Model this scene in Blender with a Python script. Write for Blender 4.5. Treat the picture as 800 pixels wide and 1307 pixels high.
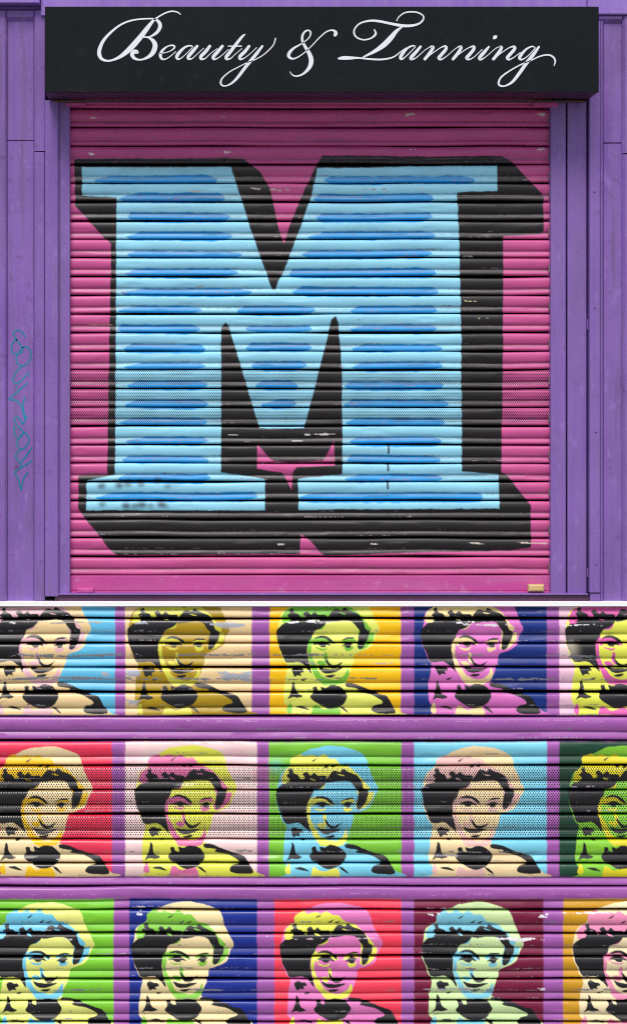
import bpy, math, random
import numpy as np
from mathutils import Vector

for o in list(bpy.data.objects):
    bpy.data.objects.remove(o)
scn = bpy.context.scene
col = scn.collection
random.seed(7)
RNG = np.random.default_rng(11)

# ---------------------------------------------------------------- scale
S = 0.0032              # metres per photo pixel on the shutter plane
D = 8.0                 # camera distance to that plane
CX, CY = 250.0, 520.0   # where the optical axis meets the wall (photo pixels)
ZB = 1345.0             # photo row of the pavement

def W(px, py, d=0.0):
    """Point of the facade that stands d metres out from the shutter plane."""
    k = (D - d) / D
    return ((CX + (px - CX) * k - 400.0) * S, -d, (ZB - (CY + (py - CY) * k)) * S)

# ---------------------------------------------------------------- camera, sky, sun, exposure
cam_d = bpy.data.cameras.new('camera')
cam = bpy.data.objects.new('camera', cam_d)
col.objects.link(cam)
cam.location = ((CX - 400) * S, -D, (ZB - CY) * S)
cam.rotation_euler = (math.radians(90), 0, 0)
cam_d.sensor_fit = 'HORIZONTAL'
cam_d.sensor_width = 36
cam_d.lens = 36 * D / (800 * S)
cam_d.shift_x = (400 - CX) / 800
cam_d.shift_y = (CY - 653.5) / 800
cam_d.clip_end = 3000
scn.camera = cam

SUN_EL, SUN_AZ = 55.0, -14.0     # azimuth from straight in front of the wall, minus = from the left
world = bpy.data.worlds.new('World')
scn.world = world
world.use_nodes = True
wn = world.node_tree
bg = wn.nodes['Background']
sky = wn.nodes.new('ShaderNodeTexSky')
sky.sky_type = 'NISHITA'
sky.sun_disc = False
sky.sun_elevation = math.radians(SUN_EL)
sky.sun_rotation = math.radians(180 + SUN_AZ)
sky.air_density = 1.0
sky.dust_density = 2.0
sky.ozone_density = 0.6
wn.links.new(sky.outputs[0], bg.inputs['Color'])
bg.inputs['Strength'].default_value = 0.055

sl = bpy.data.lights.new('sun', 'SUN')
sun = bpy.data.objects.new('sun', sl)
col.objects.link(sun)
sl.energy = 1.5
sl.angle = math.radians(24)
sl.color = (1.0, 0.95, 0.88)
az, el = math.radians(SUN_AZ), math.radians(SUN_EL)
sdir = Vector((math.sin(az) * math.cos(el), -math.cos(az) * math.cos(el), math.sin(el)))
sun.rotation_euler = sdir.to_track_quat('Z', 'Y').to_euler()
sun.location = (0, -6, 9)

scn.view_settings.view_transform = 'Standard'
scn.view_settings.look = 'None'
scn.view_settings.gamma = 1
scn.view_settings.use_curve_mapping = False
scn.view_settings.exposure = 0.95
scn.cycles.filter_width = 1.05
scn.cycles.use_denoising = False

# ---------------------------------------------------------------- helpers
def lin(c):
    c = np.array(c, float) / 255.0
    return np.where(c <= 0.04045, c / 12.92, ((c + 0.055) / 1.055) ** 2.4)

def tag(o, label=None, cat=None, group=None, kind=None):
    if label: o['label'] = label
    if cat: o['category'] = cat
    if group: o['group'] = group
    if kind: o['kind'] = kind
    return o

def empty(name, loc):
    o = bpy.data.objects.new(name, None)
    o.empty_display_size = 0.1
    o.location = loc
    col.objects.link(o)
    return o

def link(name, me, mat, parent=None):
    o = bpy.data.objects.new(name, me)
    if mat and not me.materials:
        me.materials.append(mat)
    col.objects.link(o)
    if parent:
        o.parent = parent
        o.location = -Vector(parent.location)
    return o

def mesh_np(name, verts, quads, smooth=True):
    verts = np.asarray(verts, np.float32); quads = np.asarray(quads, np.int32)
    n = len(quads)
    me = bpy.data.meshes.new(name)
    me.vertices.add(len(verts)); me.vertices.foreach_set('co', verts.ravel())
    me.loops.add(n * 4); me.loops.foreach_set('vertex_index', quads.ravel())
    me.polygons.add(n); me.polygons.foreach_set('loop_start', np.arange(0, n * 4, 4, dtype=np.int32))
    me.polygons.foreach_set('use_smooth', np.full(n, smooth))
    me.update(calc_edges=True)
    return me

def board_mesh(name, x0, x1, y0, y1, d0, d1, c=0.003, cs=None):
    """Chamfered board; pixel rectangle given at the front face, depth d0 (back) to d1 (front).
    cs = chamfer per side (left, right, top, bottom) in metres."""
    a = W(x0, y1, d1); b = W(x1, y0, d1)
    X0, X1, Z0, Z1 = a[0], b[0], a[2], b[2]
    cl, cr, ct, cb = cs if cs else (c, c, c, c)
    m = max(cl, cr, ct, cb)
    v = []
    for (yy, l, r, t, bt) in ((-d0, 0, 0, 0, 0), (-(d1 - min(m, (d1 - d0) * .9)), 0, 0, 0, 0), (-d1, cl, cr, ct, cb)):
        v += [(X0 + l, yy, Z0 + bt), (X1 - r, yy, Z0 + bt), (X1 - r, yy, Z1 - t), (X0 + l, yy, Z1 - t)]
    f = [(3, 2, 1, 0), (8, 9, 10, 11)]
    for k in (0, 4):
        for i in range(4):
            j = (i + 1) % 4
            f.append((k + i, k + j, k + 4 + j, k + 4 + i))
    me = bpy.data.meshes.new(name)
    me.from_pydata(v, [], f)
    me.update()
    return me

def board(name, x0, x1, y0, y1, d0, d1, mat, parent=None, c=0.003, cs=None):
    return link(name, board_mesh(name, x0, x1, y0, y1, d0, d1, c, cs), mat, parent)

def catmull(pts, n=10, closed=False):
    P = np.array(pts, float)
    m = len(P); out = []
    rng = range(m) if closed else range(m - 1)
    for i in rng:
        if closed:
            p0, p1, p2, p3 = P[(i - 1) % m], P[i], P[(i + 1) % m], P[(i + 2) % m]
        else:
            p0, p1, p2, p3 = P[max(i - 1, 0)], P[i], P[i + 1], P[min(i + 2, m - 1)]
        t = np.linspace(0, 1, n, endpoint=False)[:, None]
        out.append(.5 * (2 * p1 + (p2 - p0) * t + (2 * p0 - 5 * p1 + 4 * p2 - p3) * t ** 2 + (3 * p1 - p0 - 3 * p2 + p3) * t ** 3))
    r = np.concatenate(out)
    if not closed: r = np.vstack([r, P[-1:]])
    return r

def stroke_verts(pts, d, thick, n=10, wmin=0.5):
    """pts: (px, py, width px). Ribbon with pen-like varying width as a thin solid at depth d."""
    c = catmull(pts, n)
    p = c[:, :2]; w = np.maximum(c[:, 2], wmin)
    t = np.gradient(p, axis=0); t /= np.linalg.norm(t, axis=1)[:, None] + 1e-9
    nrm = np.stack([-t[:, 1], t[:, 0]], 1)
    p = np.vstack([p[:1] - t[:1] * w[0] * .35, p, p[-1:] + t[-1:] * w[-1] * .35])   # rounded ends
    nrm = np.vstack([nrm[:1], nrm, nrm[-1:]]); w = np.concatenate([[w[0] * .45], w, [w[-1] * .45]])
    L = p + nrm * w[:, None] / 2; R = p - nrm * w[:, None] / 2
    m = len(p); v = []
    for i in range(m):
        for q, dd in ((L[i], d), (R[i], d), (R[i], d - thick), (L[i], d - thick)):
            v.append(W(q[0], q[1], dd))
    f = []
    for i in range(m - 1):
        a, b = i * 4, i * 4 + 4
        for k in range(4):
            f.append((a + k, b + k, b + (k + 1) % 4, a + (k + 1) % 4))
    f += [(0, 1, 2, 3), (m * 4 - 1, m * 4 - 2, m * 4 - 3, m * 4 - 4)]
    return v, f

def strokes_obj(name, strokes, d, thick, mat, parent, step=0.00008):
    V, F = [], []
    for i, s in enumerate(strokes):
        v, f = stroke_verts(s, d + i * step, thick + i * step)
        k = len(V); V += v; F += [tuple(q + k for q in g) for g in f]
    me = bpy.data.meshes.new(name); me.from_pydata(V, [], F); me.update()
    return link(name, me, mat, parent)

# value noise -------------------------------------------------------
def vnoise(x, y, seed=0):
    r = np.random.default_rng(seed).random((256, 256))
    xi = np.floor(x).astype(int); yi = np.floor(y).astype(int)
    fx = x - xi; fy = y - yi
    fx = fx * fx * (3 - 2 * fx); fy = fy * fy * (3 - 2 * fy)
    g = lambda a, b: r[a & 255, b & 255]
    return (g(xi, yi) * (1 - fx) + g(xi + 1, yi) * fx) * (1 - fy) + (g(xi, yi + 1) * (1 - fx) + g(xi + 1, yi + 1) * fx) * fy

def fbm(x, y, seed=0, o=3):
    s = 0; a = .5; t = 0
    for i in range(o):
        s = s + a * vnoise(x, y, seed + i * 17); t += a
        x = x * 2.03 + 5.1; y = y * 2.03 + 1.7; a *= .5
    return s / t

# ---------------------------------------------------------------- materials
def new_mat(name):
    m = bpy.data.materials.new(name); m.use_nodes = True
    return m, m.node_tree.nodes, m.node_tree.links, m.node_tree.nodes['Principled BSDF']

def paint_mat(name, rgb, rough=.45, var=.10, streak=.0, bump=.15, spec=.4, dirt=.25, dirt_col=(.05, .035, .05), scale=1.0, stretch=(6, 6, .35), scuffs=0):
    m, N, L, b = new_mat(name)
    tc = N.new('ShaderNodeNewGeometry')
    def noise(sc, det=4, stretch=None):
        n = N.new('ShaderNodeTexNoise'); n.inputs['Scale'].default_value = sc; n.inputs['Detail'].default_value = det
        if stretch:
            mp = N.new('ShaderNodeMapping'); mp.inputs['Scale'].default_value = stretch
            L.new(tc.outputs['Position'], mp.inputs[0]); L.new(mp.outputs[0], n.inputs['Vector'])
        else:
            L.new(tc.outputs['Position'], n.inputs['Vector'])
        return n
    base = tuple(rgb)
    n1 = noise(3.2 * scale, 5); n2 = noise(60 * scale, 3); n3 = noise(5 * scale, 6, stretch); n4 = noise(22 * scale, 6)
    def ramp(src, p0, p1, v0=0, v1=1):
        r = N.new('ShaderNodeMapRange'); r.inputs[1].default_value = p0; r.inputs[2].default_value = p1
        r.inputs[3].default_value = v0; r.inputs[4].default_value = v1
        L.new(src.outputs[0], r.inputs[0]); return r
    hsv = N.new('ShaderNodeHueSaturation'); hsv.inputs['Color'].default_value = (*base, 1)
    r1 = ramp(n1, .3, .7, 1 - var, 1 + var); L.new(r1.outputs[0], hsv.inputs['Value'])
    r1b = ramp(n3, .3, .7, 1.06, .92); L.new(r1b.outputs[0], hsv.inputs['Saturation'])
    mx = N.new('ShaderNodeMix'); mx.data_type = 'RGBA'; mx.inputs[7].default_value = (*dirt_col, 1)
    L.new(hsv.outputs[0], mx.inputs[6])
    r2 = ramp(n4, .60, .78, 0, dirt); L.new(r2.outputs[0], mx.inputs[0])
    outc = mx.outputs[2]
    if scuffs:
        n5 = noise(26, 6, (1.4, 1.4, .5)); r5 = ramp(n5, .60, .72, 0, scuffs)
        mx5 = N.new('ShaderNodeMix'); mx5.data_type = 'RGBA'; mx5.inputs[7].default_value = (*[min(1, c * 1.45 + .03) for c in base], 1)
        L.new(r5.outputs[0], mx5.inputs[0]); L.new(outc, mx5.inputs[6]); outc = mx5.outputs[2]
        n6 = noise(90, 2); r6 = ramp(n6, .74, .80, 0, .6)
        mx6 = N.new('ShaderNodeMix'); mx6.data_type = 'RGBA'; mx6.inputs[7].default_value = (.05, .03, .06, 1)
        L.new(r6.outputs[0], mx6.inputs[0]); L.new(outc, mx6.inputs[6]); outc = mx6.outputs[2]
    if streak:
        mx2 = N.new('ShaderNodeMix'); mx2.data_type = 'RGBA'; mx2.blend_type = 'MULTIPLY'
        mx2.inputs[7].default_value = (.55, .5, .55, 1)
        r3 = ramp(n3, .5, .75, 0, streak); L.new(r3.outputs[0], mx2.inputs[0]); L.new(outc, mx2.inputs[6]); outc = mx2.outputs[2]
    L.new(outc, b.inputs['Base Color'])
    r4 = ramp(n1, .3, .7, rough - .07, rough + .1); L.new(r4.outputs[0], b.inputs['Roughness'])
    b.inputs['Specular IOR Level'].default_value = spec
    bp = N.new('ShaderNodeBump'); bp.inputs['Strength'].default_value = bump; bp.inputs['Distance'].default_value = .002
    L.new(n2.outputs[0], bp.inputs['Height']); L.new(bp.outputs[0], b.inputs['Normal'])
    return m

M_purple = paint_mat('purple_gloss_paint', lin((131, 97, 172)), scuffs=.45, rough=.42, var=.12, streak=.75, bump=.35, dirt=.5, dirt_col=tuple(lin((90, 55, 95))))
M_purple2 = paint_mat('purple_metal_paint', lin((133, 100, 175)), scuffs=.35, rough=.38, var=.08, streak=.4, bump=.12, dirt=.3, dirt_col=tuple(lin((90, 55, 95))))
M_fascia = paint_mat('lilac_paint', lin((148, 116, 200)), rough=.42, var=.07, bump=.15, dirt=.2, dirt_col=tuple(lin((90, 55, 95))))
M_sign = paint_mat('black_sign_panel', lin((10, 14, 22)), rough=.5, var=.12, streak=.4, bump=.03, spec=.2, dirt=.09, dirt_col=(.07, .075, .085))
M_signside = paint_mat('dark_sign_return', lin((70, 34, 62)), rough=.5, var=.2, bump=.1)
M_letter = paint_mat('white_vinyl', lin((234, 237, 244)), rough=.4, var=.03, bump=.0, dirt=.06)
M_tag = paint_mat('teal_marker_ink', lin((16, 124, 156)), rough=.5, var=.2, bump=.0, dirt=.0)
M_pinkbar = paint_mat('pink_bar_paint', lin((194, 82, 152)), rough=.4, var=.07, bump=.1, dirt=.45, dirt_col=tuple(lin((215, 165, 200))), stretch=(.5, 4, 5))
M_sill = paint_mat('plum_sill_paint', lin((92, 56, 88)), rough=.5, var=.15, bump=.2, dirt=.3)
M_white = paint_mat('white_divider', lin((250, 250, 250)), rough=.6, var=.01, bump=.02, dirt=.0)
M_dark = paint_mat('black_void_lining', lin((20, 18, 20)), rough=.8, var=.2, bump=.1, dirt=.0)
M_brass = paint_mat('bare_wood_lug', lin((205, 178, 120)), rough=.5, var=.2, bump=.3, dirt=.4, dirt_col=tuple(lin((120, 90, 60))))
M_steel = paint_mat('dull_steel', lin((120, 112, 116)), rough=.4, var=.25, bump=.1)
M_trim = paint_mat('brown_trim', lin((92, 74, 66)), rough=.6, var=.25, bump=.2)
M_pave = paint_mat('pavement_concrete', (.26, .25, .24), rough=.85, var=.15, bump=.4)

def slat_mat(name, pa, pb, rad, rough):
    m, N, L, b = new_mat(name)
    at = N.new('ShaderNodeAttribute'); at.attribute_name = 'paint'
    pf = N.new('ShaderNodeAttribute'); pf.attribute_name = 'perforated'
    g = N.new('ShaderNodeNewGeometry')
    sx = N.new('ShaderNodeSeparateXYZ'); L.new(g.outputs['Position'], sx.inputs[0])
    def mth(op, a, b2=None):
        n = N.new('ShaderNodeMath'); n.operation = op
        for i, v in enumerate((a, b2)):
            if v is None: continue
            if isinstance(v, (int, float)): n.inputs[i].default_value = v
            else: L.new(v, n.inputs[i])
        return n.outputs[0]
    # staggered punched holes
    v = mth('DIVIDE', sx.outputs[2], pb)
    row = mth('FLOOR', v)
    off = mth('MULTIPLY', mth('MODULO', row, 2.0), .5)
    u = mth('ADD', mth('DIVIDE', sx.outputs[0], pa), off)
    du = mth('MULTIPLY', mth('SUBTRACT', mth('FRACT', mth('ADD', u, 1000.0)), .5), pa)
    dv = mth('MULTIPLY', mth('SUBTRACT', mth('FRACT', mth('ADD', v, 1000.0)), .5), pb)
    dist = mth('SQRT', mth('ADD', mth('MULTIPLY', du, du), mth('MULTIPLY', dv, dv)))
    hole = mth('MULTIPLY', mth('LESS_THAN', dist, rad), mth('GREATER_THAN', pf.outputs['Fac'], .5))
    # mild unevenness of the coats
    n1 = N.new('ShaderNodeTexNoise'); n1.inputs['Scale'].default_value = 7; n1.inputs['Detail'].default_value = 5
    mp = N.new('ShaderNodeMapping'); mp.inputs['Scale'].default_value = (.5, 1, 3)
    L.new(g.outputs['Position'], mp.inputs[0]); L.new(mp.outputs[0], n1.inputs['Vector'])
    n2 = N.new('ShaderNodeTexNoise'); n2.inputs['Scale'].default_value = 260; n2.inputs['Detail'].default_value = 3
    L.new(g.outputs['Position'], n2.inputs['Vector'])
    mr = N.new('ShaderNodeMapRange'); mr.inputs[1].default_value = .3; mr.inputs[2].default_value = .7
    mr.inputs[3].default_value = .9; mr.inputs[4].default_value = 1.08; L.new(n1.outputs[0], mr.inputs[0])
    hsv = N.new('ShaderNodeHueSaturation'); L.new(at.outputs['Color'], hsv.inputs['Color']); L.new(mr.outputs[0], hsv.inputs['Value'])
    mx = N.new('ShaderNodeMix'); mx.data_type = 'RGBA'; L.new(hole, mx.inputs[0]); L.new(hsv.outputs[0], mx.inputs[6])
    mx.inputs[7].default_value = (.026, .024, .028, 1)
    L.new(mx.outputs[2], b.inputs['Base Color'])
    rr = N.new('ShaderNodeMapRange'); rr.inputs[1].default_value = .3; rr.inputs[2].default_value = .7
    rr.inputs[3].default_value = rough - .06; rr.inputs[4].default_value = rough + .14; L.new(n1.outputs[0], rr.inputs[0])
    L.new(rr.outputs[0], b.inputs['Roughness'])
    sp = mth('MULTIPLY', mth('SUBTRACT', 1.0, hole), .5); L.new(sp, b.inputs['Specular IOR Level'])
    bp = N.new('ShaderNodeBump'); bp.inputs['Strength'].default_value = .12; bp.inputs['Distance'].default_value = .001
    L.new(n2.outputs[0], bp.inputs['Height']); L.new(bp.outputs[0], b.inputs['Normal'])
    return m

M_slat_top = slat_mat('pink_shutter_spray_paint', .0084, .0060, .0021, .42)
M_slat_low = slat_mat('portrait_shutter_spray_paint', .0102, .0070, .0027, .30)

# ---------------------------------------------------------------- paint layout (flat print on the slats)
class Paint:
    def __init__(s, x0, x1, y0, y1, ss, base):
        s.x0, s.y0, s.ss = x0, y0, ss
        s.w, s.h = int((x1 - x0) * ss), int((y1 - y0) * ss)
        s.img = np.empty((s.h, s.w, 3), np.float32); s.img[:] = lin(base)
    def coords(s, bb):
        j0, j1, i0, i1 = bb
        X, Y = np.meshgrid(s.x0 + (np.arange(j0, j1) + .5) / s.ss, s.y0 + (np.arange(i0, i1) + .5) / s.ss)
        return X, Y
    def blend(s, mask, c, bb):
        j0, j1, i0, i1 = bb
        r = s.img[i0:i1, j0:j1]
        r += (lin(c).astype(np.float32) - r) * mask[..., None].astype(np.float32)
    def box(s, x0, x1, y0, y1):
        return (max(0, int((x0 - s.x0) * s.ss)), min(s.w, int(math.ceil((x1 - s.x0) * s.ss))),
                max(0, int((y0 - s.y0) * s.ss)), min(s.h, int(math.ceil((y1 - s.y0) * s.ss))))
    def poly(s, pts, c, blur=.5, wob=.0, seed=0, alpha=1.0, smooth=False):
        P = catmull(pts, 8, True) if smooth else np.array(pts, float)
        if wob:
            Q = []
            for i in range(len(P)):
                a, b = P[i], P[(i + 1) % len(P)]
                n = max(1, int(np.linalg.norm(b - a) / 3))
                for k in range(n): Q.append(a + (b - a) * k / n)
            P = np.array(Q)
            P = P + np.stack([fbm(P[:, 0] / 9, P[:, 1] / 9, seed + 3) - .5, fbm(P[:, 0] / 9, P[:, 1] / 9, seed + 9) - .5], 1) * 2 * wob
        pad = blur * 3 + 2
        bb = s.box(P[:, 0].min() - pad, P[:, 0].max() + pad, P[:, 1].min() - pad, P[:, 1].max() + pad)
        if bb[1] <= bb[0] or bb[3] <= bb[2]: return
        m = raster(P, bb, s.x0, s.y0, s.ss)
        s.blend(gblur(m, blur * s.ss) * alpha, c, bb)
    def scuff(s, x0, x1, y, h, c, amount=.5, seed=1, fx=14., fy=3., alpha=1.):
        bb = s.box(x0, x1, y - h, y + h)
        if bb[1] <= bb[0] or bb[3] <= bb[2]: return
        X, Y = s.coords(bb)
        n = fbm(X / fx, Y / fy, seed, 4)
        e = min(30., (x1 - x0) * .3)
        cy = y + (vnoise(X / 23, X * 0 + seed, seed) - .5) * h * .9
        hh = h * (.35 + .9 * vnoise(X / (fx * 1.7), X * 0 + seed * 2.3, seed + 4))
        fall = np.clip(1 - np.abs(Y - cy) / hh, 0, 1) * np.clip(np.minimum(X - x0, x1 - X) / e, 0, 1)
        n2 = fbm(X / 2.6, Y / 1.7, seed + 40, 2)
        s.blend(np.clip(((n - .5) * 1.1 + (n2 - .5) * .55 + np.minimum(fall, .7) * .62 - (.98 - amount)) * 9, 0, 1) * (fall > 0) * alpha, c, bb)
    def sample(s, X, Y):
        fx = np.clip((X - s.x0) * s.ss - .5, 0, s.w - 1.001); fy = np.clip((Y - s.y0) * s.ss - .5, 0, s.h - 1.001)
        j = fx.astype(int); i = fy.astype(int); fx = (fx - j)[..., None]; fy = (fy - i)[..., None]
        I = s.img
        return (I[i, j] * (1 - fx) + I[i, j + 1] * fx) * (1 - fy) + (I[i + 1, j] * (1 - fx) + I[i + 1, j + 1] * fx) * fy

def raster(P, bb, x0, y0, ss):
    j0, j1, i0, i1 = bb
    m = np.zeros((i1 - i0, j1 - j0), np.float32)
    A = P; B = np.roll(P, -1, 0)
    for i in range(i0, i1):
        y = y0 + (i + .5) / ss
        c = (A[:, 1] <= y) != (B[:, 1] <= y)
        if not c.any(): continue
        a, b = A[c], B[c]
        xs = np.sort(a[:, 0] + (y - a[:, 1]) / (b[:, 1] - a[:, 1]) * (b[:, 0] - a[:, 0]))
        for q in range(0, len(xs) - 1, 2):
            u = int(round((xs[q] - x0) * ss)) - j0; v = int(round((xs[q + 1] - x0) * ss)) - j0
            m[i - i0, max(u, 0):max(v, 0)] = 1
    return m

def gblur(m, sig):
    if sig < .3: return m
    r = max(1, int(math.ceil(sig * 2.5)))
    k = np.exp(-.5 * (np.arange(-r, r + 1) / sig) ** 2); k /= k.sum()
    p = np.pad(m, ((r, r), (0, 0)), 'edge')
    m2 = sum(k[i] * p[i:i + m.shape[0]] for i in range(2 * r + 1))
    p = np.pad(m2, ((0, 0), (r, r)), 'edge')
    return sum(k[i] * p[:, i:i + m.shape[1]] for i in range(2 * r + 1))

PINK, BLK, LBL, BLU = (198, 80, 144), (25, 22, 24), (143, 211, 236), (0, 146, 218)
UG = [114.6 + 23.83 * i for i in range(27)]           # slat joints of the upper shutter
top = Paint(84, 712, 100, 770, 3, PINK)
bk = dict(c=BLK, blur=.3, wob=.9)
# black drop shadow and outline
top.poly([(95, 204), (100, 202), (290, 201), (312, 203), (332, 219), (345, 241), (352, 278), (362, 311), (372, 280), (386, 248), (400, 217), (411, 199),
          (640, 199), (652, 206), (690, 246), (693, 252), (693, 294), (688, 298), (642, 301), (641, 480), (639, 603), (647, 607), (677, 645), (677, 698), (650, 702),
          (415, 709), (408, 705), (398, 692), (384, 681), (382, 707), (150, 709), (142, 704), (105, 657), (100, 650), (100, 607), (137, 606), (139, 470), (142, 312),
          (136, 306), (96, 262)], seed=1, **bk)
# pink star in the middle
top.poly([(328.5, 567), (336, 575), (344, 585), (352, 589), (372, 590), (398, 589), (412, 588), (418, 578), (426, 562), (427, 594), (378, 596), (373, 603), (372.5, 626),
          (366, 614), (360, 603), (345, 601), (328, 598)], PINK, .5, .4, 2)
# the light blue face
lb = dict(c=LBL, blur=.3, wob=.8)
top.poly([(105, 213), (295, 213), (306, 248), (322, 298), (347, 370), (351, 370), (368, 330), (383, 290), (397, 250), (405, 214), (634, 211), (634, 244),
          (583, 246), (586, 330), (588, 420), (589, 602), (636, 606), (637, 649), (381, 650), (380, 611), (437, 605), (436, 470), (432, 415), (428, 403), (423, 408),
          (410, 460), (388, 546), (331, 546), (308, 470), (292, 416), (288, 411), (282, 418), (282, 604), (338, 611), (338, 651), (110, 651), (111, 614), (147, 606),
          (148, 420), (149, 252), (105, 250)], seed=5, **lb)
SL = [(232, 120, 277), (258, 151, 287), (281, 162, 294), (305, 160, 297), (329, 162, 309), (353, 157, 304), (376, 155, 322), (400, 150, 258), (424, 149, 256),
      (448, 158, 262), (471, 158, 263), (495, 160, 265), (519, 160, 267), (543, 150, 265), (567, 160, 266), (590, 155, 267), (612, 151, 270), (636, 121, 328),
      (232, 412, 606), (258, 400, 553), (281, 402, 552), (305, 392, 555), (329, 384, 552), (353, 368, 556), (376, 372, 559), (400, 303, 402), (400, 446, 558),
      (424, 312, 398), (424, 446, 557), (448, 313, 398), (448, 449, 565), (471, 321, 392), (471, 448, 565), (495, 326, 380), (495, 438, 566), (519, 333, 377),
      (519, 438, 572), (543, 441, 567), (567, 445, 564), (590, 441, 562), (612, 439, 565), (636, 381, 616)]
rs = random.Random(3)
for k, (y, a, b) in enumerate(SL):
    y = UG[int(round((y - UG[0]) / 23.83))] + rs.uniform(-.6, .6)
    u, l = y - rs.uniform(9.0, 11.2), y + rs.uniform(.3, 2.8)
    t0, t1 = rs.uniform(5, 28), rs.uniform(3, 18)
    top.poly([(a + t0, u), (b - t1, u + rs.uniform(-.5, .5)), (b - 2, u + 3), (b, y - 4), (b - rs.uniform(2, 14), l - 1), (b - 20, l), (a + 20, l + rs.uniform(-.5, .5)),
              (a + rs.uniform(1, 8), l - 2), (a, y - 4)], BLU, .3, 1.5, 20 + k, .97)
# spray dabs, dashes, overspray
for (x, y, r, a) in ((130, 620, 5, .8), (152, 619, 5, .85), (163, 617, 5, .8), (180, 617, 5, .8), (201, 614, 4.5, .75), (214, 620, 5, .55), (224, 616, 5, .4), (131, 643, 5, .7),
                     (161, 645, 5.5, .85), (172, 645, 4.5, .7), (181, 644, 5.5, .85), (192, 645, 4, .6), (206, 643, 5.5, .85), (212, 646, 4, .5), (176, 571, 5, .18)):
    top.poly([(x + r * 1.1 * math.cos(q), y + r * .8 * math.sin(q)) for q in np.linspace(0, 6.28, 10, endpoint=False)], (30, 30, 34), 1.9, .8, int(x), a)
for (x, y0, y1) in ((495.5, 566, 579), (495, 590, 601), (494.5, 613, 625), (494, 632, 633)):
    top.poly([(x - 1.3, y0), (x + 1.3, y0), (x + 1, y1), (x - 1.2, y1)], (25, 25, 28), .4, .5, 4)
for (x0, x1, y, a) in ((150, 290, 215, .30), (110, 300, 236, .2), (420, 600, 257, .2), (150, 300, 255, .25), (300, 400, 241, .3)):
    top.poly([(x0, y - 2), (x1, y - 2), (x1, y + 2), (x0, y + 2)], (70, 60, 70), 2.0, 2, 8, a)
# chips and rubbed streaks
for (x0, x1, y, h, c, am, sd) in ((310, 382, 242, 2.6, (178, 170, 160), .62, 1), (236, 266, 244, 2.5, (190, 180, 165), .62, 2), (455, 505, 241, 3, (150, 140, 130), .62, 3),
        (510, 580, 241, 2.2, (200, 190, 180), .5, 4), (585, 608, 328, 1.3, (230, 230, 225), .75, 5), (480, 540, 328, 1.2, (150, 160, 165), .6, 6),
        (588, 608, 384, 1.2, (215, 205, 170), .75, 7), (95, 150, 414, 1.0, (205, 175, 150), .7, 8), (600, 640, 407, 1.2, (225, 220, 180), .6, 9),
        (285, 310, 555, 1.3, (225, 225, 225), .62, 10), (385, 430, 554, 1.4, (230, 230, 230), .7, 11), (370, 398, 562, 1.0, (215, 215, 215), .7, 12),
        (590, 617, 693, 1.4, (235, 225, 210), .7, 13), (468, 484, 694, 1.3, (235, 230, 225), .72, 14), (655, 704, 692, 1.5, (225, 205, 190), .72, 15), (352, 366, 695.5, 1.4, (230, 230, 230), .7, 16),
        (335, 362, 591, 1, (240, 235, 240), .7, 17), (110, 128, 149.5, 2, (205, 190, 180), .72, 18), (281, 293, 149, 2.8, (200, 190, 170), .8, 19), (516, 530, 147, 3, (200, 195, 180), .8, 20),
        (684, 696, 147, 2.6, (215, 205, 200), .8, 21), (114, 120, 196, 2, (230, 220, 215), .75, 22), (284, 296, 195, 1.8, (225, 215, 215), .75, 23), (520, 532, 191, 2, (225, 215, 215), .75, 24),
        (684, 696, 190, 2, (235, 220, 225), .75, 25), (230, 330, 365, 1.3, (160, 170, 160), .5, 26), (430, 520, 409, 1.2, (130, 150, 155), .5, 27), (95, 700, 207, 1.4, (150, 60, 110), .30, 28)):
    top.scuff(x0, x1, y, h, c, am, sd, 7, 2.2)
for k, g in enumerate(UG[1:26]):
    top.scuff(88, 706, g + 23.83 * .56, 1.1, (120, 110, 118), .34, 60 + k, 30, 2.5)
    top.scuff(88, 706, g + 23.83 * .84, 1.2, (150, 128, 146), .34, 90 + k, 40, 3)
    top.scuff(70, 720, g + 23.83 * .70, 2.6, (104, 92, 102), .72, 120 + k, 60, 3, .38)

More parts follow.
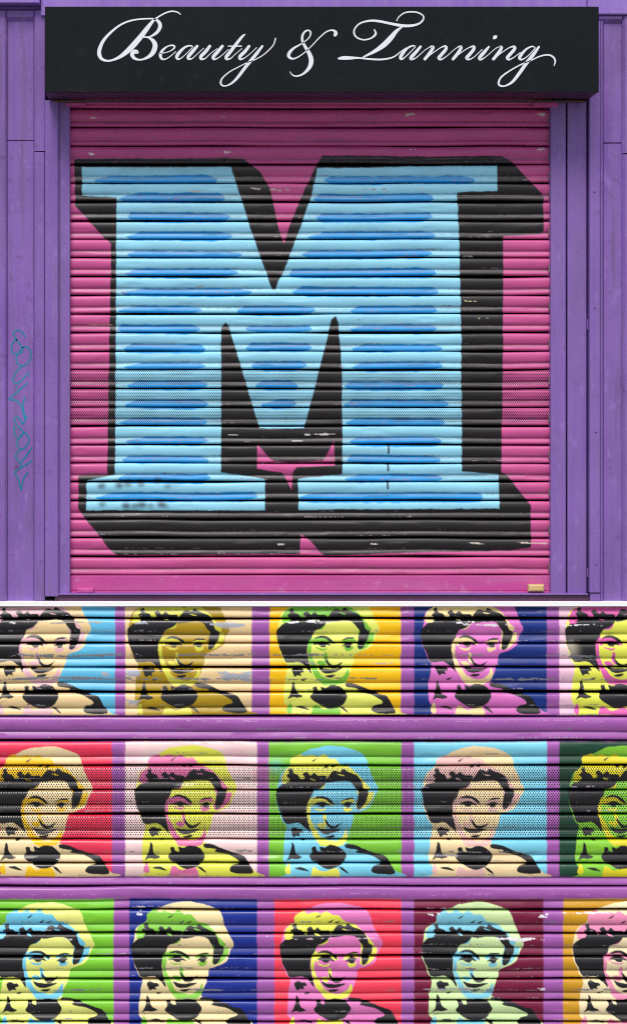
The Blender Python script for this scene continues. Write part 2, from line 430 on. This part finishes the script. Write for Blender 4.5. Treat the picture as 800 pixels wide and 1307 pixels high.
# ----- lower shutter: pop-art panels with a plain stencil of a woman, one set of screens per row
PUR = (160, 88, 168)
LG = [758, 789.3, 820.8, 852, 883.4, 914.5, 945.8, 977.5, 1008.7, 1039.5, 1071, 1101.8, 1131.3, 1161.3, 1191.2, 1220.8, 1249.6, 1277.5, 1304.5, 1331]
low = Paint(-170, 970, 748, 1342, 3, PUR)
A_P = [[(150, 180), (165, 150), (215, 112), (280, 82), (370, 70), (450, 78), (530, 105), (562, 140), (575, 185), (598, 240), (628, 300), (605, 345), (588, 395), (545, 420), (500, 440),
        (490, 480), (470, 540), (452, 590), (520, 612), (600, 650), (670, 700), (725, 745), (738, 800), (150, 800), (125, 765), (158, 738), (122, 700), (118, 640), (125, 560), (135, 500),
        (115, 470), (100, 430), (85, 380), (82, 310), (95, 250), (105, 215)]]
B_P = [[(108, 262), (112, 215), (140, 190), (156, 176), (158, 140), (205, 116), (225, 128), (262, 118), (300, 130), (330, 118), (360, 136), (395, 138), (425, 172), (460, 182), (492, 200), (530, 235),
        (560, 275), (582, 300), (570, 322), (600, 322), (588, 370), (560, 400), (522, 415), (505, 398), (516, 330), (490, 262), (430, 240), (352, 252), (334, 290), (300, 304), (200, 290)],
       [(248, 335), (268, 340), (262, 400), (262, 450), (280, 488), (296, 518), (316, 552), (350, 574), (400, 577), (438, 550), (456, 516), (462, 556), (432, 600), (350, 608), (316, 600), (284, 560), (258, 505), (244, 440), (240, 385)],
       [(268, 354), (310, 338), (352, 346), (392, 382), (372, 388), (340, 371), (304, 374), (272, 394)], [(282, 400), (318, 408), (350, 402), (330, 418), (300, 414)],
       [(336, 428), (350, 440), (353, 470), (370, 492), (350, 493), (334, 474)], [(418, 384), (440, 360), (490, 356), (498, 380), (466, 371), (440, 380)], [(436, 400), (470, 404), (484, 396), (478, 416), (448, 426)],
       [(294, 484), (325, 478), (343, 500), (318, 507)],
       [(262, 772), (280, 716), (330, 738), (402, 722), (420, 790), (340, 800), (262, 800)],
       [(148, 700), (128, 742), (148, 760), (160, 742)]]
K_P = [[(78, 314), (96, 284), (124, 264), (152, 250), (136, 226), (150, 214), (146, 196), (166, 188), (172, 212), (196, 222), (214, 246), (234, 236), (222, 216), (244, 204), (262, 222), (284, 208), (302, 224),
        (346, 228), (348, 262), (318, 294), (284, 308), (266, 345), (248, 372), (242, 420), (250, 470), (264, 536), (236, 506), (200, 480), (150, 484), (124, 476), (106, 430), (90, 395)],
       [(348, 264), (372, 214), (396, 198), (424, 206), (440, 190), (464, 206), (488, 214), (514, 226), (538, 256), (550, 298), (574, 316), (562, 365), (540, 404), (514, 410), (516, 350), (522, 318), (502, 290), (478, 262), (425, 258)],
       [(278, 354), (308, 337), (345, 340), (376, 360), (390, 386), (368, 374), (345, 356), (312, 350)],
       [(276, 386), (298, 375), (325, 369), (352, 377), (374, 396), (348, 391), (338, 400), (318, 400), (304, 390)],
       [(430, 364), (456, 350), (494, 349), (490, 356), (460, 359)], [(428, 394), (446, 377), (468, 373), (490, 384), (478, 389), (472, 402), (454, 404), (442, 394)],
       [(340, 458), (354, 472), (364, 486), (384, 496), (404, 493), (434, 478), (414, 502), (388, 514), (364, 508), (346, 482)],
       [(300, 506), (332, 515), (380, 519), (432, 514), (404, 532), (362, 543), (326, 536)], [(340, 553), (392, 548), (374, 564), (350, 563)],
       [(158, 516), (178, 503), (196, 511), (217, 513), (224, 528), (206, 536), (211, 549), (188, 548), (176, 557), (165, 540)],
       [(163, 586), (174, 596), (179, 622), (190, 650), (218, 666), (190, 676), (160, 672), (136, 682), (147, 660), (156, 630)],
       [(258, 665), (273, 640), (270, 614), (290, 610), (298, 632), (318, 636), (313, 610), (340, 616), (370, 603), (418, 612), (450, 645), (454, 670), (430, 708), (386, 728), (350, 730), (313, 712), (278, 690)],
       [(450, 596), (500, 600), (560, 624), (622, 648), (668, 664), (694, 705), (718, 745), (700, 757), (620, 755), (588, 740), (603, 714), (642, 700), (630, 680), (580, 655), (510, 640), (514, 626), (455, 616)],
       [(178, 724), (215, 718), (254, 740), (215, 734)], [(414, 718), (442, 728), (466, 756), (438, 742)], [(132, 702), (182, 680), (154, 694)],
       [(270, 152), (302, 136), (284, 153)], [(334, 182), (364, 166), (350, 184)], [(370, 184), (404, 170), (388, 186)], [(210, 573), (242, 563), (226, 578)]]
C_P = [[(100, 266), (122, 256), (148, 262), (120, 270)], [(262, 240), (280, 244), (296, 256), (274, 251)], [(408, 218), (430, 220), (448, 226), (428, 226)]]
XO = [[-24, 153, 343, 527, 710], [-22, 162, 342, 528, 714], [-20, 158, 347, 528, 720]]
XB = [[(-26, 147), (160, 321), (344, 511), (528, 697), (713, 880)], [(-28, 143), (160, 328), (343, 512), (528, 697), (713, 880)], [(-24, 145), (165, 328), (350, 512), (528, 693), (718, 885)]]
YO = [(742.5, 912.5, 1.0), (947, 1119.5, 1.0), (1147, 1322, .968)]
CO = [[((95, 188, 226), (238, 208, 152), (228, 178, 186)), ((236, 204, 152), (172, 142, 16), (218, 214, 72)), ((255, 198, 0), (230, 236, 104), (122, 196, 56)), ((12, 46, 128), (216, 112, 192), (238, 216, 152)), ((236, 192, 214), (230, 234, 84), (222, 92, 172))],
      [((238, 54, 88), (242, 218, 168), (246, 198, 24)), ((244, 212, 210), (230, 232, 84), (224, 114, 164)), ((122, 196, 54), (122, 208, 234), (236, 236, 96)), ((122, 206, 230), (242, 216, 166), (232, 186, 178)), ((18, 68, 48), (132, 202, 54), (226, 214, 36))],
      [((122, 202, 46), (236, 240, 132), (112, 202, 232)), ((16, 42, 142), (242, 222, 168), (132, 202, 64)), ((246, 62, 88), (226, 122, 190), (230, 232, 84)), ((118, 12, 58), (206, 232, 168), (126, 202, 222)), ((206, 152, 28), (242, 226, 182), (236, 142, 180))]]
EXTRA = {-1: ((118, 12, 58), (242, 222, 168), (132, 202, 64)), 5: ((16, 42, 142), (230, 234, 84), (226, 102, 166))}
for r in range(3):
    y0, y1, sy = YO[r]
    cols = [(XO[r][k], XB[r][k], CO[r][k]) for k in range(5)]
    cols.append((XO[r][0] - 184, (XB[r][0][0] - 186, XB[r][0][0] - 16), EXTRA[-1]))
    cols.append((XO[r][4] + 184, (XB[r][4][0] + 184, XB[r][4][0] + 352), EXTRA[5]))
    for k, (ox, (bx0, bx1), (cb, ca, cc)) in enumerate(cols):
        sd = 100 + r * 10 + k
        jx, jy = rs.uniform(-.6, .6), rs.uniform(-.6, .6)
        low.poly([(bx0, y0), (bx1, y0), (bx1, y1), (bx0, y1)], cb, .55, .8, sd)
        def put(Ps, c, wob, blur, dx, dy):
            for P in Ps:
                ex, ey = rs.uniform(-.55, .55), rs.uniform(-.55, .55)
                Q = [(ox + (x - 37) / 4.21 + dx + ex, min(y0 + ((y - 50) / 4.21) * sy + dy + ey, y1 - .6)) for x, y in P]
                low.poly(catmull(Q, 6, True), c, blur, wob, sd, 1.0)
        put(A_P, ca, 1.3, .18, 0, 0)
        put(B_P, cc, 1.5, .18, jx, jy)
        put(K_P, (24, 23, 27), .85, .18, jy * .5, jx * .5)
        put(C_P, cc, 1.2, .15, jx, jy)
# overspray on pale panels, rub marks on the slat crests, flaked patches
for (x, y, rr, c, a) in ((335, 985, 14, (238, 150, 185), .25), (170, 962, 12, (238, 150, 185), .3), (300, 965, 16, (238, 170, 195), .3), (725, 830, 12, (240, 225, 200), .4), (352, 978, 8, (120, 208, 234), .5)):
    low.poly([(x + rr * math.cos(q), y + rr * math.sin(q)) for q in np.linspace(0, 6.28, 12, endpoint=False)], c, 4, 2, int(x), a)
GRY = (134, 134, 142); SIL = (168, 172, 184); WHT = (232, 228, 236)
for (x0, x1, y, h, c, am, sd) in ((0, 50, 794, 2.2, (205, 200, 200), .66, 1), (45, 150, 794, 2.5, (170, 160, 150), .62, 2), (12, 180, 836, 3.2, GRY, .78, 3), (0, 178, 866, 2.6, GRY, .80, 4),
        (128, 142, 828, 5, SIL, .68, 5), (128, 142, 860, 6, SIL, .72, 6), (160, 180, 861, 7, SIL, .92, 7), (160, 182, 895, 6, SIL, .92, 8), (262, 322, 797, 7, SIL, .72, 9), (278, 322, 861, 8, SIL, .88, 10),
        (165, 190, 794, 3, SIL, .6, 11), (205, 330, 836, 2.4, GRY, .72, 12), (205, 320, 866, 1.8, GRY, .62, 13), (0, 500, 866, 1.6, GRY, .55, 14), (345, 440, 793, 2.6, WHT, .62, 15), (335, 440, 836, 2.4, GRY, .68, 16),
        (350, 505, 866, 1.6, (140, 128, 100), .72, 17), (390, 445, 868, 2, GRY, .6, 18), (590, 650, 797, 2, WHT, .72, 19), (560, 620, 794, 2, WHT, .58, 20), (560, 640, 836, 2, GRY, .58, 21), (620, 720, 867, 2.4, GRY, .76, 22),
        (700, 770, 797, 2.2, WHT, .64, 23), (715, 770, 838, 3, GRY, .76, 24), (715, 800, 868, 1.6, GRY, .62, 25), (300, 328, 1086, 3, GRY, .76, 26), (160, 330, 949, 1.4, (190, 185, 175), .6, 27), (430, 600, 946.5, 1.2, (110, 120, 120), .62, 28),
        (528, 600, 1092, 2.2, GRY, .62, 29), (520, 700, 1087, 1.6, GRY, .5, 30), (65, 115, 1097, 1.2, (200, 200, 200), .6, 31), (505, 515, 1084, 5, SIL, .62, 32),
        (172, 184, 1166, 4, WHT, .62, 33), (165, 190, 1159, 1.5, WHT, .66, 34), (240, 320, 1160, 1.4, (190, 180, 160), .6, 35), (328, 346, 1195, 2, (225, 215, 235), .6, 36), (235, 300, 1262, 2.0, GRY, .74, 37), (80, 135, 1262, 2.2, GRY, .72, 38),
        (540, 575, 1165, 4, WHT, .60, 39), (540, 575, 1159, 1.6, WHT, .7, 40), (632, 694, 1198, 2.8, WHT, .84, 41), (686, 700, 1168, 5, WHT, .72, 42), (528, 610, 1262, 2.4, SIL, .76, 43), (680, 700, 1262, 2.4, WHT, .66, 44),
        (528, 700, 1236, 1.8, (150, 120, 130), .56, 45), (548, 562, 1237, 2, WHT, .6, 46), (700, 800, 1165, 2, (240, 225, 230), .62, 47), (718, 800, 1262, 2, GRY, .56, 48), (345, 510, 1198, 1.4, (240, 200, 220), .5, 49),
        (0, 150, 1198, 1.6, (190, 200, 200), .48, 50), (155, 330, 1236, 1.5, GRY, .56, 51), (0, 800, 920, 1.2, (190, 130, 195), .5, 52), (0, 800, 1141, 1.2, (190, 130, 195), .46, 53)):
    low.scuff(x0, x1, y, h, c, am, sd + 200, 9, 2.6)
for k in range(len(LG) - 1):
    p = LG[k + 1] - LG[k]
    low.scuff(-170, 970, LG[k] + p * .50, 1.6, GRY, .38, 300 + k, 26, 3)
    low.scuff(-170, 970, LG[k] + p * .86, 1.6, (176, 160, 176), .34, 330 + k, 30, 3)

# ---------------------------------------------------------------- slats
PROF = np.array([(.026, -.22), (.029, -.05), (.035, .02), (.056, .066), (.105, .106), (.185, .136), (.285, .150), (.385, .144), (.475, .124), (.545, .100), (.586, .074), (.602, .042), (.614, .012), (.628, .008),
                 (.646, .022), (.72, .058), (.79, .090), (.85, .108), (.905, .104), (.938, .074), (.955, .03), (.960, -.22)])
PX = catmull(PROF, 4)
def slat_mesh(name, art, x0, x1, y0, y1, base_d, xs_px, rows, seed, perf=False, thick=1.0, t0=0.0):
    p = y1 - y0
    # resample the section by arc length, plus the sharp ends
    seg = np.concatenate([[0], np.cumsum(np.linalg.norm(np.diff(PX, axis=0), axis=1))])
    e0, e1 = (t0, .957) if t0 else (.0325, .957)
    t = np.linspace(e0, e1, rows - (2 if t0 else 4))
    ts = np.interp(t, PX[:, 0], seg)
    s = np.concatenate([[] if t0 else [0, ts[0] * .6], ts, [ts[-1] + (seg[-1] - ts[-1]) * .3, seg[-1]]])
    t = np.interp(s, seg, PX[:, 0]); dd = np.interp(s, seg, PX[:, 1])
    nx = int((x1 - x0) * xs_px) + 1
    xs = np.linspace(x0, x1, nx)
    T, X = np.meshgrid(t, xs, indexing='ij')
    DD = np.meshgrid(dd, xs, indexing='ij')[0] * p * S * thick
    sagz = (vnoise(xs / 90, np.full(nx, seed * 1.37), 5) - .5) * 1.7          # hammered, slightly wavy slats
    sagd = (vnoise(xs / 70, np.full(nx, seed * 2.11), 6) - .5) * .0042
    dent = np.clip(vnoise(xs[None, :] / 34 + 0 * T, T * 3 + seed * 3.7, 9) - .70, 0, 1) * .008
    Y = y0 + T * p + sagz[None, :] + (seed % 3 - 1) * .25
    d = base_d + DD + sagd[None, :] - dent
    k = (D - base_d) / D
    VX = (CX + (X - CX) * k - 400) * S; VZ = (ZB - (CY + (Y - CY) * k)) * S
    V = np.stack([VX, -d, VZ], -1).reshape(-1, 3)
    i = np.arange(rows - 1)[:, None] * nx + np.arange(nx - 1)[None, :]
    Q = np.stack([i, i + nx, i + nx + 1, i + 1], -1).reshape(-1, 4)
    me = mesh_np(name, V, Q)
    # the sprayed edge creeps sideways where the section dips
    wx = (DD / (p * S) - .1) * 9 + (vnoise(X / 6, Y / 3, 31) - .5) * 1.2
    C = art.sample(X + wx * np.sign(np.sin(X / 47.0)) * .35, y0 + T * p)
    # overspray, dust and uneven cover
    n = fbm(X / 40, Y / 9, 77 + seed, 3)[..., None]
    C = C * (1 + (n - .5) * .16)
    ca = me.attributes.new('paint', 'FLOAT_COLOR', 'POINT')
    ca.data.foreach_set('color', np.concatenate([C, np.ones(C.shape[:2] + (1,))], -1).astype(np.float32).ravel())
    pa = me.attributes.new('perforated', 'FLOAT', 'POINT')
    pa.data.foreach_set('value', (((T > .05) & (T < .83)) * float(perf)).astype(np.float32).ravel())
    return me

# ---------------------------------------------------------------- ground and building carcass
g = bpy.data.meshes.new('pavement')
g.from_pydata([(-400, -800, 0), (400, -800, 0), (400, 400, 0), (-400, 400, 0)], [], [(0, 1, 2, 3)])
tag(link('pavement', g, M_pave), kind='structure')
wl = bpy.data.meshes.new('wall')
wm = board_mesh('wall', -180, 980, -60, 1345, -.30, -.075, 0.001)
tag(link('wall', wm, M_dark), kind='structure')

# ---------------------------------------------------------------- upper shutter
sh = empty('roller_shutter', W(397, 757))
tag(sh, 'bright pink roller shutter spray-painted with one huge blue letter M outlined in black', 'roller shutter')
for k in range(len(UG) - 1):
    perf = k in (15, 16, 17)
    me = slat_mesh('slat', top, 87.5, 704, UG[k], UG[k + 1], 0.0, 1.25, 26, k + 1, perf)
    s_ = link('slat', me, M_slat_top, sh)
    if perf: s_['label'] = 'perforated slat of the pink shutter'
    if k % 2 or k < 6:
        board('end_lock', 700.2, 703.2, UG[k] + 8, UG[k] + 18.5, -.01, .0165, M_steel, None, .0012)
        e = bpy.context.scene.collection.objects[-1]
        e.parent = s_; e.location = (0, 0, 0)
bb_ = board('bottom_bar', 89, 704, 734.8, 754, -.015, .012, M_pinkbar, sh, .003)
board('bottom_lip', 90, 703.5, 754.3, 757, -.010, .020, M_pinkbar, sh, .0015)
board('lock_lug', 98, 119.5, 751, 757.6, .0, .042, M_pinkbar, sh, .004)
tag(board('lock_lug', 674.5, 694.5, 746.6, 755.2, .0, .046, M_brass, sh, .005), 'bare yellowish lug at the right end of the bottom bar')
board('guide_rail', 75.2, 89.2, 128.4, 760, -.05, .038, M_purple2, sh, .002)
board('guide_rail', 702.6, 722, 130, 758.4, -.05, .038, M_purple2, sh, .002)
board('guide_funnel', 84, 108.5, 130.5, 134.5, .02, .048, M_pinkbar, sh, .0015)
board('guide_funnel', 680.5, 712, 129.5, 135.5, .02, .048, M_pinkbar, sh, .0015)
board('header_rail', 92, 700, 120, 132, -.03, .022, M_pinkbar, sh, .004)

# ---------------------------------------------------------------- left pilaster
pl = empty('pilaster', W(28, 768))
tag(pl, 'purple panelled pilaster left of the pink shutter, scrawled with a teal tag', 'pilaster')
ch = .010
board('stile', -150, 8.6, 12, 767.6, -.04, .052, M_purple, pl, cs=(.002, .008, .002, .002))
board('panel', 9.2, 43.2, 26.4, 178.6, -.04, .036, M_purple, pl, .0015)
board('panel', 9.2, 43.2, 179.6, 767.6, -.04, .0345, M_purple, pl, .0015)
board('stile', 43.4, 57.6, 12, 192.4, -.04, .052, M_purple, pl, cs=(.006, .002, .002, .001))
board('stile', 43.4, 57.2, 193.2, 767.6, -.04, .050, M_purple, pl, cs=(.006, .002, .001, .002))
board('top_rail', 8.8, 43.2, 12, 26.0, -.04, .0515, M_purple, pl, cs=(.001, .001, .002, .018))
board('frame_flange', 57.4, 74.0, 127.4, 761.4, -.05, .060, M_purple2, pl, .002)
board('flange_return', 74.0, 75.3, 128, 761.2, -.05, .044, M_purple2, pl, .0006)
def sc(pts, ox, oy, k, wk=None):
    return [(ox + p[0] / k, oy + p[1] / k, (p[2] / k * .93 if len(p) > 2 else wk)) for p in pts]
TAGS = [[(173, 160), (150, 125), (110, 118), (95, 145), (120, 190), (155, 235), (155, 265), (125, 285), (90, 270), (78, 230), (95, 195), (120, 180)],
        [(155, 235), (190, 235), (215, 270), (205, 330), (160, 365), (120, 345), (115, 300), (135, 260), (160, 235)],
        [(150, 365), (110, 410), (90, 455), (105, 485), (140, 475), (200, 410)], [(112, 525), (116, 512)],
        [(190, 485), (120, 545), (65, 595), (110, 605), (150, 650), (175, 735), (186, 714)], [(172, 580), (160, 650), (178, 735)],
        [(175, 735), (158, 770), (140, 735), (115, 720), (100, 745), (130, 790), (160, 825), (150, 850), (125, 870), (100, 830), (100, 785)],
        [(160, 825), (185, 840), (200, 885), (165, 940), (125, 930), (120, 890), (150, 840)], [(150, 945), (110, 980), (120, 1015), (150, 1030), (220, 935)],
        [(140, 1075), (150, 1030)], [(225, 1025), (160, 1065), (97, 1104)], [(97, 1104), (125, 1150), (147, 1228)], [(147, 1228), (160, 1160), (195, 1105)]]
strokes_obj('graffiti_tag', [sc(t, 0, 400, 5.45, 1.85) for t in TAGS], .0350, .0004, M_tag, pl, .00005)

# ---------------------------------------------------------------- right pilaster
pr = empty('pilaster', W(775, 768))
tag(pr, 'purple panelled pilaster right of the pink shutter, with screwed edge trim', 'pilaster')
board('reveal_board', 724.0, 748.4, 129.5, 758.4, -.05, .034, M_purple2, pr, .002)
board('edge_trim', 752.0, 766.6, 26, 756.6, -.05, .060, M_purple2, pr, cs=(.002, .005, .002, .001))
board('edge_trim', 752.8, 766.6, 757.6, 767.6, -.05, .056, M_purple2, pr, cs=(.002, .005, .001, .002))
board('trim_flange', 766.7, 770.0, 26, 767.6, -.05, .050, M_purple2, pr, cs=(.001, .006, .001, .001))
board('panel', 770.0, 793.8, 29.6, 181.4, -.04, .038, M_purple, pr, .0015)
board('panel', 770.0, 793.8, 182.6, 767.6, -.04, .0365, M_purple, pr, .0015)
board('top_rail', 764, 794, 18.6, 29.2, -.04, .054, M_purple, pr, cs=(.001, .001, .002, .020))
board('stile', 794.2, 950, 18.6, 195, -.04, .054, M_purple, pr, cs=(.010, .002, .002, .001))
board('stile', 794.2, 950, 196, 767.6, -.04, .052, M_purple, pr, cs=(.010, .002, .001, .002))
board('clip', 748.9, 751.6, 407.5, 420.5, -.05, .030, M_purple2, pr, .001)
board('clip', 748.9, 751.6, 726, 737, -.05, .030, M_purple2, pr, .001)
scr_v, scr_f = [], []
for rr, yy in ((.0052, 0), (.0050, .0018), (.0034, .0032), (.0012, .0030), (.0010, .0018)):
    for k in range(10):
        a = k * math.tau / 10; scr_v.append((rr * math.cos(a), -yy, rr * math.sin(a)))
for r in range(4):
    for k in range(10):
        scr_f.append((r * 10 + k, r * 10 + (k + 1) % 10, r * 10 + 10 + (k + 1) % 10, r * 10 + 10 + k))
scr_f.append(tuple(range(40, 50)))
scm = bpy.data.meshes.new('screw'); scm.from_pydata(scr_v, [], scr_f); scm.update()
for (x, y) in ((758.4, 243.5), (759, 391.8), (760, 550.4), (760.6, 719.6)):
    o = link('screw', scm, M_purple2, pr); o.location = Vector(W(x, y, .0605)) - pr.location

# ---------------------------------------------------------------- fascia over everything
fa = empty('fascia_board', W(400, 6))
tag(fa, 'lilac painted fascia board running above the black sign', 'fascia')
board('board', 52, 748.6, -60, 19, -.04, .064, M_fascia, fa, .002)
board('board', 749.4, 950, -60, 17.6, -.04, .066, M_fascia, fa, cs=(.001, .002, .002, .004))
board('cornice', -150, 50.6, -60, 3.0, -.04, .095, M_fascia, fa, .003)
board('recess_board', -150, 51.6, 3.4, 11.4, -.04, .020, M_fascia, fa, .001)

# ---------------------------------------------------------------- sign
sg = empty('shop_sign', W(410, 117, .26))
tag(sg, 'black box sign with white flowing script lettering above the pink shutter', 'sign')
board('face_panel', 57.2, 764, 7.6, 117.2, .2545, .260, M_sign, sg, .0015)
bx = board('box_return', 57.6, 763.4, 8.2, 116.6, .068, .2540, M_signside, sg, .001)
board('drip_trim', 68, 748, 127.4, 129.4, .052, .072, M_trim, sg, .001)
SF = .2612
def letter(*st):
    return strokes_obj('letter', list(st), SF, .0016, M_letter, sg)
A = lambda p: sc(p, 120, 5, 6.667)
B = lambda p: sc(p, 195, 30, 8)
Cc = lambda p: sc(p, 265, 30, 8)
Dd = lambda p: sc(p, 355, 20, 8.889)
E = lambda p: sc(p, 425, 5, 6.667)
F = lambda p: sc(p, 505, 30, 6.667)
G = lambda p: sc(p, 600, 30, 6.667)
letter(A([(735, 85, 8), (712, 66, 11), (660, 57, 13), (600, 75, 13), (540, 110, 14), (500, 142, 24), (450, 205, 40), (400, 270, 46), (340, 340, 50), (280, 400, 44), (220, 445, 30), (160, 472, 19), (110, 479, 18),
          (65, 462, 28), (44, 420, 36), (52, 365, 33), (85, 300, 27), (150, 230, 21), (230, 170, 17), (320, 135, 15), (420, 122, 13), (505, 122, 14), (548, 145, 28), (562, 182, 34), (545, 225, 29), (510, 256, 22), (470, 274, 11), (408, 280, 11)]),
       A([(405, 277, 9), (460, 280, 16), (503, 310, 34), (520, 352, 44), (500, 410, 42), (455, 450, 26), (395, 470, 15), (345, 458, 26), (324, 428, 36), (338, 404, 40), (362, 402, 34), (370, 412, 22)]))
letter(B([(65, 298, 7), (110, 295, 9), (170, 278, 9), (212, 252, 16), (222, 230, 20), (200, 217, 18), (155, 225, 14), (105, 262, 26), (78, 310, 34), (88, 350, 26), (120, 360, 14), (170, 335, 10), (235, 280, 8)]))
letter(B([(408, 234, 12), (385, 220, 15), (330, 235, 22), (275, 285, 34), (245, 330, 36), (255, 356, 24), (285, 350, 12), (340, 305, 8), (408, 235, 8)]),
       B([(455, 222, 28), (410, 275, 36), (365, 330, 36), (365, 356, 24), (400, 352, 12), (450, 310, 8), (520, 245, 8)]))
letter(B([(583, 222, 30), (540, 280, 36), (492, 330, 36), (495, 358, 24), (535, 350, 12), (590, 300, 8), (660, 250, 8)]),
       B([(712, 222, 30), (665, 280, 36), (620, 330, 36), (622, 358, 24), (660, 350, 12), (715, 310, 8), (770, 258, 8)]))
letter(Cc([(380, 105, 14), (350, 130, 26), (290, 205, 34), (225, 290, 38), (190, 335, 36), (195, 358, 24), (235, 350, 12), (290, 300, 8), (350, 250, 8)]),
       Cc([(208, 225, 10), (270, 225, 13), (345, 225, 13)]))
letter(Cc([(425, 222, 28), (380, 280, 36), (330, 330, 36), (333, 358, 24), (370, 350, 12), (430, 305, 8), (500, 240, 8)]),
       Cc([(560, 222, 22), (500, 300, 34), (430, 385, 36), (370, 460, 34), (310, 540, 30), (250, 600, 22), (190, 630, 14), (146, 625, 18), (133, 595, 20), (152, 550, 16), (220, 490, 13), (310, 440, 11), (400, 395, 10),
           (480, 365, 10), (560, 320, 11), (630, 260, 12), (675, 205, 12), (692, 145, 14)]))
tag(letter(Dd([(135, 630, 9), (160, 665, 15), (210, 680, 18), (280, 655, 24), (340, 600, 40), (370, 540, 54), (372, 480, 56), (345, 410, 46), (300, 335, 34), (275, 280, 30), (275, 220, 28), (305, 172, 22), (345, 160, 18),
           (368, 185, 20), (355, 235, 15), (310, 280, 12), (250, 320, 16), (180, 360, 26), (130, 410, 38), (120, 455, 38), (160, 482, 22), (220, 465, 15), (300, 410, 12), (380, 335, 12), (460, 250, 14), (540, 180, 16),
           (600, 158, 18), (640, 168, 30), (652, 192, 46), (642, 218, 36)])), 'white ampersand between the two words')
letter(E([(540, 140, 8), (560, 105, 10), (605, 72, 12), (660, 62, 13), (720, 68, 13), (765, 95, 13), (765, 130, 15), (725, 165, 18), (650, 181, 24), (570, 177, 26), (480, 160, 23), (390, 142, 22), (310, 138, 18),
          (230, 160, 14), (185, 205, 14), (180, 250, 16), (210, 285, 14), (265, 300, 13), (325, 285, 14), (362, 250, 20), (350, 212, 10)]),
       E([(592, 188, 10), (540, 225, 30), (490, 285, 46), (430, 345, 46), (350, 400, 30), (255, 448, 12)]),
       E([(45, 460, 16), (90, 455, 34), (150, 455, 28), (220, 455, 16), (320, 465, 16), (420, 467, 16), (510, 448, 13), (575, 402, 9), (620, 370, 8)]))
letter(F([(168, 190, 9), (145, 184, 13), (100, 205, 18), (58, 250, 30), (40, 285, 28), (55, 298, 15), (100, 262, 8), (168, 192, 8)]),
       F([(212, 190, 22), (170, 240, 28), (130, 285, 30), (135, 300, 18), (175, 285, 9), (250, 220, 7), (300, 190, 8)]))
letter(F([(292, 192, 12), (318, 196, 24), (290, 245, 30), (245, 300, 26)]),
       F([(250, 295, 7), (330, 235, 8), (390, 196, 10), (424, 190, 22), (425, 215, 28), (388, 260, 30), (366, 288, 28), (385, 301, 15), (430, 275, 8), (500, 215, 7), (540, 190, 9)]))
letter(F([(532, 192, 12), (557, 196, 24), (530, 245, 30), (485, 300, 26)]),
       F([(490, 295, 7), (570, 232, 8), (630, 197, 10), (663, 191, 22), (662, 215, 28), (626, 260, 30), (603, 288, 28), (622, 301, 15), (665, 280, 8), (735, 215, 7)]))
letter(G([(160, 191, 16), (120, 238, 30), (80, 285, 30), (90, 302, 17), (130, 280, 8), (210, 212, 7), (248, 190, 9)]), G([(196, 124, 12), (210, 112, 36), (225, 101, 12)]))
letter(G([(242, 192, 12), (267, 198, 24), (240, 245, 30), (195, 300, 26)]),
       G([(200, 295, 7), (280, 234, 8), (340, 197, 10), (375, 193, 22), (375, 215, 28), (336, 260, 30), (315, 288, 28), (332, 302, 15), (375, 280, 8), (425, 242, 7)]))
letter(G([(552, 200, 8), (525, 190, 12), (475, 215, 18), (430, 265, 28), (420, 292, 26), (445, 301, 12), (500, 262, 8), (555, 200, 8)]),
       G([(585, 191, 18), (540, 255, 30), (480, 330, 32), (420, 415, 30), (360, 490, 24), (300, 525, 14), (257, 525, 17), (241, 500, 18), (265, 450, 16), (340, 395, 13), (430, 345, 11), (510, 312, 10), (590, 275, 12),
          (660, 262, 14), (705, 280, 16), (723, 315, 15), (712, 355, 7)]))

# ---------------------------------------------------------------- sill and white strip
sil = empty('window_sill', W(405, 768))
tag(sil, 'thin dark plum sill plate under the bottom bar of the pink shutter', 'sill')
board('sill_plate', 66, 750.5, 757.6, 759.6, -.05, .058, M_purple2, sil, .0008)
board('sill_face', 70, 751, 759.8, 767.6, -.06, .046, M_sill, sil, .001)
st = tag(board('divider_strip', -180, 980, 768, 774.2, -.07, .066, M_white, None, .001), 'narrow white divider added between the pink shutter and the portrait shutter', 'divider strip')  # added divider bar between the two stacked views, not part of the building

# ---------------------------------------------------------------- lower shutter
s2 = empty('roller_shutter', W(400, 1331, .045))
tag(s2, 'wide purple roller shutter stencilled with rows of multicoloured pop-art portraits of a woman', 'roller shutter')
for k in range(len(LG) - 1):
    perf = k in (7, 8, 9)
    me = slat_mesh('slat', low, -100, 900, LG[k], LG[k + 1], .045, 1.25, 34, 40 + k, perf, 1.0, 0.0 if k else .525)
    s_ = link('slat', me, M_slat_low, s2)
    if perf: s_['label'] = 'perforated slat across the middle row of portraits'
board('bottom_bar', -100, 900, 1331.6, 1344, .02, .06, M_pinkbar, s2, .003)
